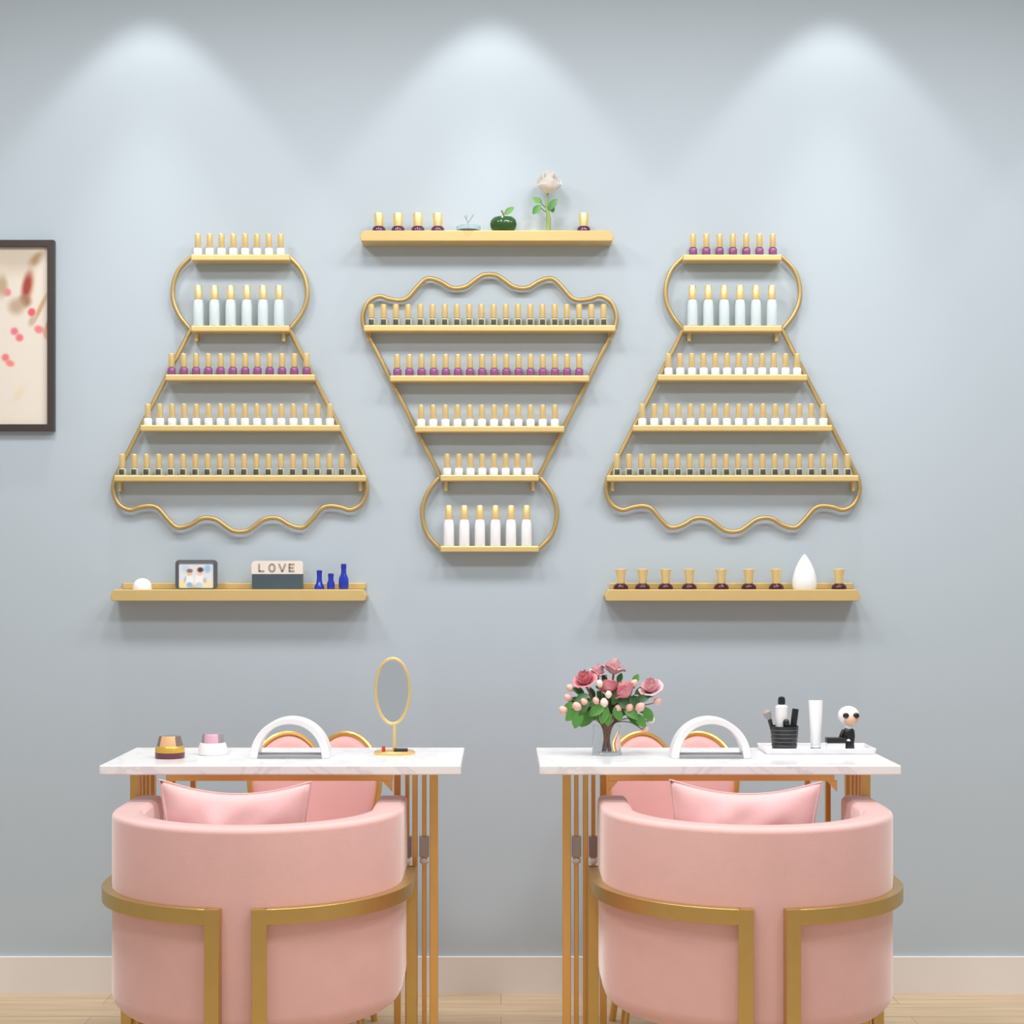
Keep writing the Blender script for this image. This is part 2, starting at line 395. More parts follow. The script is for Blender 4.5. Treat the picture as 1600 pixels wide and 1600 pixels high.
# photo frame
k = DI/FPX
fx = X(307.5, DI); t = thing('photo_frame', 'small dark grey photo frame with two children on the left ledge', 'photo frame', (fx, YI-.005, zt_l))
def rrect(hw, z0, z1, r, n=5):
    P = []
    for cx_, cz_, a in ((hw-r, z1-r, 0), (-hw+r, z1-r, PI/2), (-hw+r, z0+r, PI), (hw-r, z0+r, 1.5*PI)):
        P += [(cx_ + r*math.cos(a+PI/2*i/n), cz_ + r*math.sin(a+PI/2*i/n)) for i in range(n+1)]
    return P
H = 46*k; Wd = 32.5*k
bm = B(); o_ = rrect(Wd, 0, H, .011); i_ = rrect(Wd-5.5*k, 2*k, H-5.5*k, .004)
rings(bm, [[(x, .006, z) for x, z in o_], [(x, -.005, z) for x, z in o_], [(x, -.007, z) for x, z in i_], [(x, -.003, z) for x, z in i_]], cap0=True, cap1=False); obj('border', bm, 'darkgrey', t)
c8 = lambda r, g, b: srgb(r, g, b)
def fb(px, py, rx, ry, a, c, s): return ((px-307.5)*k, (921-py)*k, rx*k, ry*k, a, c, s)
pm = blob_mat('children_photo', c8(226, 228, 232), [
    fb(291, 889, 6, 5, 0, c8(190, 220, 238), .5), fb(325, 889, 5, 6, 0, c8(150, 200, 240), .5),
    fb(286, 915, 5, 6, 0, c8(245, 225, 150), .5), fb(326, 915, 6, 6, 0, c8(245, 222, 175), .5), fb(306, 918, 10, 4, 0, c8(215, 195, 140), .6),
    fb(297, 907, 6, 9, 0, c8(240, 240, 245), .3), fb(312, 905, 6, 10, 8, c8(245, 240, 240), .3),
    fb(297, 914, 5, 4, 0, c8(150, 180, 215), .4), fb(312, 914, 5, 4, 0, c8(185, 212, 232), .4),
    fb(290, 906, 2, 5, 15, c8(190, 195, 190), .5), fb(321, 907, 3, 4, 0, c8(195, 195, 190), .5),
    fb(297, 896, 4.6, 4, 0, c8(225, 195, 175), .3), fb(313, 896, 4.6, 4, 0, c8(232, 205, 190), .3),
    fb(297.5, 892, 4.8, 3, 0, c8(140, 110, 105), .4), fb(314, 890.5, 5, 4, 0, c8(95, 65, 55), .4)])
bm = B(); box(bm, -Wd+5*k, Wd-5*k, -.0045, .002, 1.5*k, H-5*k); obj('photo', bm, pm, t, smooth=False)
bm = B(); box(bm, -.012, .012, .006, .030, 0, .004); box(bm, -.010, .010, .0055, .009, .0, .05); obj('stand', bm, 'darkgrey', t, smooth=False)
# love block
t = thing('love_sign', 'cream and slate block sign reading LOVE on the left ledge', 'sign', (X(434, DI), YI, zt_l))
bm = B(); box(bm, -39.5*k, 39.5*k, -.013, .013, 0, 24*k); obj('base_block', bm, 'slate', t, smooth=False, bevel=.002)
bm = B(); P = rrect(40*k, 24*k, 44.5*k, .010); P = [(x, max(z, 24*k)) for x, z in P]
q = [(40*k, 24*k), (40*k, 34*k)] + [(40*k-.012+.012*math.cos(PI/2*i/5), 44.5*k-.012+.012*math.sin(PI/2*i/5)) for i in range(6)]
q += [(-x, z) for x, z in reversed(q)]
rings(bm, [[(x, -.013, z) for x, z in q], [(x, .013, z) for x, z in q]]); top = obj('letter_block', bm, 'cream', t, ang=30)
bm = B()
def stroke(bm, cx_, segs, w=2.6):
    for (a, b, c, d) in segs:
        p, r = Vector((cx_+a, 0, b)), Vector((cx_+c, 0, d)); dd = (r-p).normalized(); s = Vector((-dd.z, 0, dd.x))*w/2
        loop = [(p+s)*k, (r+s)*k, (r-s)*k, (p-s)*k]
        rings(bm, [[(v.x, -.0142, v.z) for v in loop], [(v.x, -.0128, v.z) for v in loop]])
zl, zh = 27.5, 40
stroke(bm, -24, [(-4, zl, -4, zh), (-4, zl+1, 4, zl+1)])
n = 12; stroke(bm, -8, [(4.5*math.cos(2*PI*i/n), 33.7+6*math.sin(2*PI*i/n), 4.5*math.cos(2*PI*(i+1)/n), 33.7+6*math.sin(2*PI*(i+1)/n)) for i in range(n)])
stroke(bm, 8, [(-5, zh, 0, zl), (0, zl, 5, zh)])
stroke(bm, 23, [(-4, zl, -4, zh), (-4, zl+1, 4, zl+1), (-4, 33.7, 3, 33.7), (-4, zh-1, 4, zh-1)])
o = obj('letters', bm, 'letter', t, smooth=False)
# blue bottles
def blue(px, prof, label):
    bm = B(); lathe(bm, [(r*k, z*k) for r, z in prof], 24)
    tag(obj('blue_bottle', bm, 'cobalt', loc=(X(px, DI), YI, zt_l)), label, 'bottle', 'cobalt blue bottles on the left ledge')
blue(499, [(7.5, 0), (8, 1), (7.5, 5), (5, 10), (4, 16), (4, 24), (4.4, 26), (4.4, 29), (3, 30)], 'cobalt blue bottle with flared base right of LOVE sign')
blue(517, [(5.5, 0), (6, 1), (6, 10), (4.2, 14), (4.2, 20), (4.6, 21), (4.4, 24.5), (3, 25)], 'shortest of the three cobalt blue bottles on left ledge')
blue(537, [(6.5, 0), (7.5, 2), (8, 10), (7.5, 17), (4.4, 24), (3.8, 31), (4.4, 33), (4.4, 39), (3, 40)], 'tallest of the three cobalt blue bottles on left ledge')
# right ledge
t = master('maroon_bottle', 'nail polish')
bm = B(); lathe(bm, [(.020, 0), (.0215, .002), (.021, .007), (.0175, .013), (.011, .0165), (.0105, .019)], 28); obj('body', bm, 'maroon', t)
bm = B(); lathe(bm, [(.0115, .0165), (.0118, .018), (.0118, .034), (.0155, .053), (.016, .056), (.0145, .0572)], 24); obj('cap', bm, 'cap', t)
xs = [970, 1004, 1040, 1077, 1127, 1170, 1213, 1311]
for i, px in enumerate(xs):
    l = f'{place(i, 8)} dark red bottle with flared gold cap on right ledge' if i < 7 else 'dark red bottle with flared gold cap right of white teardrop'
    if i == 6: l = 'dark red bottle with flared gold cap just left of white teardrop'
    put(t, (X(px, DI), YI, zt_r), l, 'dark red bottles on the right ledge')
bm = B(); lathe(bm, [(r*k, z*k) for r, z in ((17, 0), (18.5, 2), (19.5, 8), (18.5, 18), (15, 31), (9.5, 43), (4, 51), (.8, 55))], 32, sy=.75)
tag(obj('teardrop_ornament', bm, 'ceramic', loc=(X(1257, DI), YI, zt_r)), 'smooth white teardrop ornament on the lower right ledge', 'ornament')

# ---------------------------------------------------------------- picture on the wall
DP = 4.75; k = DP/FPX; px_l, px_r = -130, 84
cx_ = X((px_l+px_r)/2, DP); zc = Z(524, DP); hw = (px_r-px_l)/2*k; hh = 149*k
t = thing('framed_print', 'dark framed print of hands with pink nails on wall at left edge', 'picture', (cx_, 0, zc))
bm = B(); w = 10*k
O = [(-hw, -hh), (hw, -hh), (hw, hh), (-hw, hh)]; I = [(-hw+w, -hh+w), (hw-w, -hh+w), (hw-w, hh-w), (-hw+w, hh-w)]
rings(bm, [[(x, 0, z) for x, z in O], [(x, -.022, z) for x, z in O], [(x, -.022, z) for x, z in I], [(x, -.010, z) for x, z in I]], cap0=False, cap1=False); obj('frame', bm, 'frame', t, smooth=False)
def pb(px, py, rx, ry, a, c, s): return ((px-(px_l+px_r)/2)*k, (524-py)*k, rx*k, ry*k, a, c, s)
bl = [pb(20, 400, 60, 26, 5, c8(206, 194, 176), .7), pb(-60, 430, 50, 50, 0, c8(214, 200, 184), .8), pb(58, 403, 15, 8, -35, c8(172, 140, 104), .6),
      pb(72, 398, 4, 20, 0, c8(190, 160, 120), .6), pb(66, 430, 12, 40, 15, c8(232, 222, 212), .6), pb(42, 450, 10, 27, 12, c8(222, 196, 170), .4), pb(41, 446, 7.5, 22, 10, c8(165, 62, 54), .6),
      pb(2, 446, 8, 16, 0, c8(186, 166, 136), .6), pb(37, 470, 10, 9, 0, c8(160, 118, 90), .6), pb(24, 478, 12, 12, 40, c8(190, 166, 142), .7),
      pb(62, 480, 3.5, 24, 25, c8(205, 165, 130), .6), pb(49, 500, 5, 9, 25, c8(200, 178, 156), .6), pb(70, 521, 4, 10, -20, c8(226, 170, 140), .6), pb(73, 510, 3, 8, 0, c8(200, 150, 110), .6),
      pb(10, 456, 6, 6, 30, c8(222, 140, 140), .5), pb(48, 487, 6, 6.5, 20, c8(226, 98, 104), .4), pb(59, 514, 7, 6, 30, c8(232, 132, 138), .5),
      pb(21, 517, 6, 6, 0, c8(228, 122, 136), .5), pb(29, 527, 6, 6, 0, c8(230, 120, 124), .5), pb(7, 558, 6, 6, 0, c8(230, 126, 130), .5), pb(14, 567, 7, 5, 20, c8(236, 138, 130), .5),
      pb(28, 615, 6, 14, 35, c8(228, 212, 192), .8), pb(-40, 520, 10, 50, 30, c8(206, 186, 168), .8), pb(-30, 575, 7, 6, 20, c8(230, 126, 130), .5), pb(-60, 590, 7, 6, 20, c8(230, 126, 130), .5)]
pm = blob_mat('hand_print', c8(229, 220, 208), bl, .5)
bm = B(); box(bm, -hw+w, hw-w, -.011, 0, -hh+w, hh-w); obj('print', bm, pm, t, smooth=False)

# ---------------------------------------------------------------- tables
TZ = .7514
def table(m, label):
    off = 0 if m > 0 else -.0045
    mx = lambda x: x*m + (0 if m > 0 else -.004)
    xc = mx(-.5065); t = thing('manicure_table', label, 'table', (xc, -.726, 0), 'marble-topped manicure tables')
    lx = lambda px, D: m*(X(px, D) + .5065)
    ly = lambda D: Yd(D) + .726
    bm = B(); box(bm, -.4145, .4145, -.194, .194, TZ-.0222, TZ); obj('tabletop', bm, 'marble', t, smooth=False, bevel=.003)
    zt = TZ-.0222
    posts = [(678, 3.99, .0195), (663, 4.03, .0105), (648.5, 4.02, .0125), (636.5, 4.11, .0105), (621, 4.15, .0165),
             (211, 3.97, .020), (216, 4.02, .020), (222, 4.07, .020), (228, 4.12, .020), (236, 4.18, .022), (302, 4.21, .013), (270, 4.21, .013)]
    for i, (px, D, w) in enumerate(posts):
        bm = B(); x, y = lx(px, D), ly(D); box(bm, x-w/2, x+w/2, y-w/2, y+w/2, 0, zt)
        lg = obj('leg', bm, 'leg', t, smooth=False, bevel=.0015)
        if i in (1, 3):
            bm = B(); za = Z(1306, D); zb = Z(1338, D); r = .0115
            box(bm, x-r, x+r, y-r, y+r, zb, za); obj('silver_sleeve', bm, 'silver', lg, smooth=False, bevel=.001)
            bm = B(); ball(bm, (x, y, zb-.010), .0115, sz=.9); obj('crystal_bead', bm, 'ceramic', lg)
    # rails under the top
    a, b = sorted((lx(262, 3.97), lx(614, 3.97)))
    bm = B(); box(bm, a, b, ly(3.95), ly(3.97), zt-.026, zt); obj('front_rail', bm, 'leg', t, smooth=False, bevel=.001)
    bm = B(); box(bm, a, b, ly(4.19), ly(4.21), zt-.017, zt); obj('back_rail', bm, 'leg', t, smooth=False, bevel=.001)
    for xa, xb in ((612, 685), (207, 330)):
        a, b = sorted((lx(xa, 4.0), lx(xb, 4.0)))
        bm = B(); box(bm, a, b, ly(3.96), ly(4.21), zt-.006, zt-.0005); obj('mounting_plate', bm, 'leg', t, smooth=False)
    for (px, sg) in ((613, -1), (256, 1)):
        x = lx(px, 3.96); y = ly(3.96); v = [(x, zt-.026), (x, zt-.052), (x + m*sg*.024, zt-.026)]
        bm = B(); rings(bm, [[(p, y-.006, q) for p, q in v], [(p, y+.006, q) for p, q in v]]); obj('gusset', bm, 'leg', t, smooth=False)
    return t
table(1, 'marble-topped gold manicure table on the left with the oval mirror')
table(-1, 'marble-topped gold manicure table on the right with the pink bouquet')
def TD(py): return (CAMZ-TZ)*FPX/(py-HY)      # distance of a spot on a tabletop

# arch lamps
def arch(px, label, first=None):
    D = 4.02; loc = (X(px, D), Yd(D), TZ)
    if first: return dup(first, loc, label)
    t = thing('arch_nail_lamp', label, 'lamp', loc, 'white arch nail lamps')
    bm = B(); n = 28; L = []
    for i in range(n+1):
        a = PI*i/n; c, s = math.cos(a), math.sin(a)
        fl = .004*abs(c)
        O = (.0945*c, .0965*s); I = ((.0945-.0145-fl)*c, (.0965-.0150)*s)
        d0, d1 = -.034, .034
        L.append([(O[0], d0, O[1]), (O[0], d1, O[1]), (I[0], d1, I[1]), (I[0], d0, I[1])])
    rings(bm, L); obj('arch', bm, 'white', t, ang=40, bevel=.002)
    bm = B(); box(bm, -.078, .078, -.033, .033, 0, .008); obj('base_plate', bm, 'grey', t, smooth=False, bevel=.002)
    return t
a1 = arch(455, 'white arch nail lamp on the left marble table')
arch(1109, 'white arch nail lamp on the right marble table', a1)

# jars
D = TD(1184); k = D/FPX
t = thing('amber_jar', 'squat amber cosmetic jar with gold band on the left table', 'jar', (X(265.5, D), Yd(D), TZ))
bm = B(); lathe(bm, [(21*k, 0), (23*k, 1.5*k), (23*k, 9*k)], 28); obj('base', bm, 'winered', t)
bm = B(); lathe(bm, [(22.8*k, 9*k), (22.5*k, 16*k), (20.5*k, 19*k)], 28); obj('gold_band', bm, 'yellowgold', t)
bm = B(); lathe(bm, [(20.5*k, 19*k), (17*k, 33*k), (16*k, 34.5*k), (14.5*k, 34.5*k)], 28); 
for f in bm.faces:
    c = f.calc_center_median()
    if c.y < 0 and abs(c.x) < 11*k and c.z < 34*k: f.material_index = 1
obj('lid', bm, ['smoke', 'amber'], t)
D = TD(1179); k = D/FPX
t = thing('cream_jar', 'white cosmetic jar with pink lid between amber jar and lamp', 'jar', (X(332.5, D), Yd(D), TZ))
bm = B(); lathe(bm, [(21*k, 0), (22.5*k, 2*k), (22*k, 12*k), (20*k, 18*k), (17*k, 19*k)], 28); obj('body', bm, 'ceramic', t)
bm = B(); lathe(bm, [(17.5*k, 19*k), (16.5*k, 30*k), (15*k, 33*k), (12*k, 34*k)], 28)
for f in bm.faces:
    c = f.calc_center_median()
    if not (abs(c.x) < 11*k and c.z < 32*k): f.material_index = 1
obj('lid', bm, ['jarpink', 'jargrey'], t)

# oval mirror
D = TD(1178); k = D/FPX
t = thing('vanity_mirror', 'gold oval mirror on a thin stand on the left table', 'mirror', (X(616.5, D), Yd(D), TZ))
bm = B(); lathe(bm, [(31.5*k, 0), (32*k, .002), (32*k, .006), (30*k, .008), (28*k, .0065)], 40, sy=.85); obj('base', bm, 'gold', t)
bm = B(); lathe(bm, [(.0075, .006), (.005, .012), (.0045, .04), (.0045, 46*k), (.006, 48*k)], 14); obj('stem', bm, 'rack', t)
bm = B(); E = [(-3*k+(26.5+1.5*math.sin(2*PI*i/48))*k*math.cos(2*PI*i/48), 0, 98*k+51*k*math.sin(2*PI*i/48)) for i in range(48)]
tube(bm, E, .0038, 10, closed=True); obj('rim', bm, 'rack', t)
bm = B(); rings(bm, [[(x, -.001, z) for x, y, z in E], [(x, .002, z) for x, y, z in E]]); obj('mirror_glass', bm, 'mirror', t, smooth=False)
bx, by = X(616.5, D), Yd(D)
bm = B(); lathe(bm, [(.004, 0), (.0045, .001), (.0045, .010), (.003, .013)], 14)
tag(obj('red_pot', bm, 'red', loc=(bx-.026, by-.012, TZ+.0072)), 'tiny red pot lying on the gold mirror base', 'cosmetic')
bm = B(); tube(bm, [(-.017, 0, .0042), (.017, 0, .0042)], .0042, 12)
tag(obj('black_liner', bm, 'black', loc=(bx+.016, by-.012, TZ+.0072)), 'short black stick lying on the gold mirror base', 'cosmetic')

# ---------------------------------------------------------------- bouquet
D = 4.07; k = D/FPX; vx, vy = X(948, D), Yd(D)
t = thing('glass_vase', 'round clear glass vase of pink roses on the right table', 'vase', (vx, vy, TZ))
bm = B(); lathe(bm, [(22*k, 0), (23*k, .003), (22*k, 20*k), (21*k, 36*k), (22*k, 46*k), (20.6*k, 46*k), (19.6*k, 36*k), (20.5*k, 20*k), (20*k, .008), (4*k, .007)], 32); obj('body', bm, 'glass', t)
def P3(px, py, dy=0): return Vector((X(px, D+dy)-vx, dy, Z(py, D+dy)-TZ))
ROSES = [(914, 1062, -.01, 15, 'pinkrose', 'deep pink rose at the upper left of the bouquet', .5, -.3), (959, 1044, .01, 15, 'palerose', 'pale pink rose at the top of the bouquet', .1, .2),
         (934, 1050, .02, 12, 'palerose', 'pale pink rose just left of the topmost rose', .3, -.2), (952, 1073, -.025, 12.5, 'pinkrose', 'small pink rose in the centre of the bouquet', .8, 0),
         (977, 1080, -.03, 16, 'pinkrose', 'large deep pink rose right of the bouquet centre', .75, .2), (1017, 1074, 0, 15, 'palerose', 'pale pink rose at the far right of the bouquet', .4, .5)]
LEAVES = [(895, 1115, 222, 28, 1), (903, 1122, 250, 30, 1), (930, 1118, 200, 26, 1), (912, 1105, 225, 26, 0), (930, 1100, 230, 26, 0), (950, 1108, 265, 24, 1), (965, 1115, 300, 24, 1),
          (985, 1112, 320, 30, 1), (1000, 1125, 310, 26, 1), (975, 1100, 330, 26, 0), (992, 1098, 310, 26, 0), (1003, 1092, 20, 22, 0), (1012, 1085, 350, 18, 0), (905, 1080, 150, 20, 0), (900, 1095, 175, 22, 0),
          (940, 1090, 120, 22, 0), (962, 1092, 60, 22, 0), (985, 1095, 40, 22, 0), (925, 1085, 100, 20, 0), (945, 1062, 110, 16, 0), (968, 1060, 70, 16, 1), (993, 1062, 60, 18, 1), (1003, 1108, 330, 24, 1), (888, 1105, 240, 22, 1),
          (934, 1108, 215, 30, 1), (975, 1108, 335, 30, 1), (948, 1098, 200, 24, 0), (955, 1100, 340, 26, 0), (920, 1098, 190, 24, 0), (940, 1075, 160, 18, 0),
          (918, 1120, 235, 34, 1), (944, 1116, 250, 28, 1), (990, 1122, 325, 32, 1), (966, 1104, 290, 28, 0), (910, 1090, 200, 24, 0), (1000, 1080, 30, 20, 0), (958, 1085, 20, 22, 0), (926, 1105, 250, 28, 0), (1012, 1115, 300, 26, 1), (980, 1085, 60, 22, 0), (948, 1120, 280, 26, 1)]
asg = {i: [] for i in range(len(ROSES))}
for j, lf in enumerate(LEAVES):
    i = min(range(len(ROSES)), key=lambda q: abs(ROSES[q][0]-lf[0]) + 12*len(asg[q])); asg[i].append(lf)
for i, (px, py, dy, r, m, l, tx, ty) in enumerate(ROSES):
    t = thing('pink_rose', l, 'flower', (vx, vy, TZ), 'pink roses in the glass vase')
    p = P3(px, py, dy); b0 = Vector((.010*math.cos(i*1.05), .010*math.sin(i*1.05), .010))
    bm = B(); mid = Vector((p.x*.12, p.y*.2, 46*k)); tube(bm, spline([b0, mid, p*.75 + Vector((0, 0, .01)), p - Vector((0, 0, r*k*.5))], 6), .0026, 7, mi=0); obj('stem', bm, 'brownstem', t)
    r *= 1.14; o = obj('blossom', rose_bm(r*k, 10+i), m, t, loc=p, ang=60); o.rotation_euler = (tx, ty, i)
    bm = B()
    for (x, y, a, L, mi) in asg[i]:
        q = P3(x, y, random.uniform(-.045, .02)); a = math.radians(a)
        d = (math.cos(a), random.uniform(-.3, .1), math.sin(a)); st = q - Vector(d)*L*k*.45
        leaf(bm, st, d, L*k, L*k*.30, nrm=(random.uniform(-.3, .3), -1, .5), mi=mi)
        tube(bm, spline([mid*.9+Vector((0, 0, .008)), (mid+st)/2 + Vector((0, 0, .012)), st], 3), .0011, 5, mi=0)
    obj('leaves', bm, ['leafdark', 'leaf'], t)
BUDS = [(891, 1075, 5, 0, 'peach bud at the left edge of the bouquet under deep pink rose'), (944, 1098, 5.5, 1, 'cream white bud low in the centre of the bouquet'), (913, 1097, 5, 0, 'peach bud left of the cream centre bud'),
        (902, 1104, 6, 0, 'peach bud above the lower left leaves'), (881, 1110, 6, 0, 'lowest peach bud at far left of the bouquet'), (1000, 1105, 6, 0, 'peach bud below the large deep pink rose'),
        (1027, 1096, 5, 0, 'peach bud at the far right below pale rose'), (1009, 1138, 4, 0, 'lowest bud hanging at the right of the bouquet'), (1018, 1125, 4, 1, 'cream bud hanging right beside the green leaves'),
        (931, 1095, 4.5, 0, 'small peach bud near the bouquet middle'), (951, 1085, 4.5, 1, 'cream bud just below the central small rose'), (937, 1068, 4.5, 1, 'cream bud high between the upper roses'),
        (966, 1107, 5, 0, 'peach bud low right of the bouquet middle'), (983, 1106, 5, 0, 'peach bud between two lower right leaves'), (888, 1090, 5, 0, 'pale bud at left edge above green leaves'), (991, 1067, 4.5, 0, 'peach bud between the right two roses')]
for i, (px, py, r, c, l) in enumerate(BUDS):
    r *= 1.2
    p = P3(px, py, -.035 if 900 < px < 1005 else -.01); t = thing('rosebud', l, 'flower', (vx, vy, TZ), 'rosebuds in the glass vase')
    bm = B(); d = Vector((p.x, 0, .06)).normalized()
    lathe(bm, [(r*k*.35, -r*k*1.1), (r*k*.85, -r*k*.5), (r*k, 0), (r*k*.8, r*k*.6), (r*k*.35, r*k*1.1)], 12)
    o = obj('bud', bm, 'whitebud' if c else 'peachbud', t, loc=p); o.rotation_euler = (0, math.atan2(d.x, d.z), 0)
    b0 = Vector((.007*math.cos(i*.9), .007*math.sin(i*.9), .012)); mid = Vector((p.x*.12, p.y*.2, 46*k))
    bm = B(); tube(bm, spline([b0, mid, (mid+p)/2 + Vector((0, 0, .012)), p - d*r*k], 5), .0014, 6); obj('stem', bm, 'brownstem', t)

# ---------------------------------------------------------------- tray and its cosmetics
D0, D1 = TD(1179), 4.215
xa, xb = X(1196, D0), X(1370, D0)
t = thing('white_tray', 'shallow white tray on the right end of the right table', 'tray', ((xa+xb)/2, (Yd(D0)+Yd(D1))/2, TZ))
hx, hy = (xb-xa)/2, (D1-D0)/2
bm = B()
O0 = [(-hx+.004, -hy+.004), (hx-.004, -hy+.004), (hx-.004, hy-.004), (-hx+.004, hy-.004)]; O1 = [(-hx, -hy), (hx, -hy), (hx, hy), (-hx, hy)]
I1 = [(-hx+.004, -hy+.004), (hx-.004, -hy+.004), (hx-.004, hy-.004), (-hx+.004, hy-.004)]
rings(bm, [[(x, y, 0) for x, y in O0], [(x, y, .014) for x, y in O1], [(x, y, .014) for x, y in I1], [(x*.98, y*.97, .004) for x, y in I1]]); obj('body', bm, 'white', t, smooth=False, bevel=.0015)
TZ2 = TZ + .004
DT = 4.14; k = DT/FPX; ty = Yd(DT)
bz = Z(1166.5, DT)
bx = X(1225.5, DT)
t = thing('brush_pot', 'black mesh pot holding brushes and tubes on the white tray', 'pot', (bx, ty, TZ2))
bm = B(); lathe(bm, [(18.5*k, 0), (19*k, .002), (22*k, 38*k), (21*k, 38*k), (18*k, .005), (3*k, .004)], 28); obj('cup', bm, 'black', t)
bm = B()
for h in (8, 14, 20, 26, 32):
    rr = (19.2+3*h/38)*k; tube(bm, [(rr*math.cos(2*PI*i/28), rr*math.sin(2*PI*i/28), h*k) for i in range(28)], .0008, 5, closed=True)
obj('mesh_rings', bm, 'darkgrey', t)
def Q(px, py, dy=0): return Vector(((px-1225.5)*k, dy, (1166.5-py)*k))
gp = 'cosmetics in the black pot'
t = thing('makeup_brush', 'makeup brush with grey bristles leaning left in the black pot', 'brush', (bx, ty, TZ2), gp)
a, b, c = Q(1213, 1160, 0), Q(1202, 1118, -.004), Q(1196, 1104, -.005)
bm = B(); tube(bm, [a, b], [.0035, .0055], 10); obj('handle', bm, 'black', t)
bm = B(); d = c-b; tube(bm, [b, b+d*.35, b+d*.8, c], [.005, .0095, .011, .004], 12); obj('bristles', bm, 'bristle', t)
t = thing('pump_bottle', 'white bottle with round black cap standing in the black pot', 'bottle', (bx-.006, ty+.004, TZ2), gp)
bm = B(); lathe(bm, [(9*k, .006), (10*k, .008), (10*k, 68*k), (5*k, 71*k)], 18); obj('body', bm, 'white', t)
bm = B(); lathe(bm, [(4.8*k, 70.5*k), (5.5*k, 72*k), (5.8*k, 77*k), (5*k, 82*k), (2*k, 83.5*k)], 18); obj('cap', bm, 'black', t)
bm = B(); tube(bm, [Q(1236, 1158), Q(1243, 1102)], .0080, 14)
tag(obj('mascara_tube', bm, 'black', loc=(bx, ty, TZ2)), 'straight black tube leaning right in the black pot', 'cosmetic', gp)
bm = B(); tube(bm, [Q(1228, 1155, -.014), Q(1227.5, 1137, -.016), Q(1226.5, 1122, -.018)], [.006, .0075, .008], 14); ball(bm, Q(1226.5, 1122, -.018), .008)
tag(obj('lip_gloss', bm, 'black', loc=(bx, ty, TZ2)), 'short round-ended black tube at front of the black pot', 'cosmetic', gp)
t = thing('cream_tube', 'white squeeze tube standing upright on the white tray', 'tube', (X(1274.5, DT), ty, TZ2))
bm = B(); n = 24; L = []
for z, rx, ry in ((9, 7.5, 7.5), (12, 8.5, 8.5), (30, 9, 8), (55, 10.2, 5), (78, 11.2, 1.2)):
    L.append([(rx*k*math.cos(2*PI*i/n), ry*k*math.sin(2*PI*i/n), z*k) for i in range(n)])
rings(bm, L); obj('body', bm, 'white', t)
bm = B(); lathe(bm, [(7.5*k, 0), (8*k, .001), (8*k, 5*k), (7*k, 9*k)], 20)
for f in bm.faces:
    if f.calc_center_median().z > 5*k: f.material_index = 1
obj('cap', bm, ['grey', 'white'], t)
# plain generic doll in the same colours
fxp = X(1326, DT)
t = thing('doll_figurine', 'small black and white doll figurine standing on the white tray', 'figurine', (fxp, ty, TZ2))
bm = B(); lathe(bm, [(9*k, 0), (9.5*k, 1.5*k), (8.5*k, 10*k), (10*k, 22*k), (9*k, 31*k), (5*k, 35*k)], 20, sy=.8); obj('body', bm, 'black', t)
bm = B(); lathe(bm, [(5*k, 33*k), (6.5*k, 36*k), (4.5*k, 41*k)], 16); lathe(bm, [(3.2*k, 0), (3*k, .003), (.5*k, .005)], 10, c=(-2*k, -8.4*k, 15*k)); obj('collar', bm, 'white', t)
bm = B(); ball(bm, (0, 0, 54*k), 17*k, sy=.85, sz=.88, seg=24)
obj('head', bm, 'white', t)
bm = B(); ball(bm, (1.5*k, -5*k, 49*k), 12.5*k, sy=.9, sz=.8, seg=20); obj('face', bm, 'skin', t)
bm = B()
for s in (-7, 9): ball(bm, (s*k, -13.4*k, 55*k), 5*k, sy=.5, sz=.9, seg=14)
obj('eyes', bm, 'black', t)
bm = B(); tube(bm, spline([(-8*k, 0, 31*k), (-12*k, -.004, 24*k), (-14*k, -.006, 17*k)], 4), .0045, 10); obj('arm', bm, 'black', t)
t = thing('small_box', 'small white box with black lid beside the doll figurine', 'box', (X(1303, DT), ty-.02, TZ2))
bm = B(); box(bm, -14*k, 14*k, -.012, .012, 0, 13*k); obj('body', bm, 'white', t, smooth=False, bevel=.001)
bm = B(); box(bm, -15*k, 15*k, -.013, .013, 13*k, 21*k); obj('lid', bm, 'black', t, smooth=False, bevel=.001)

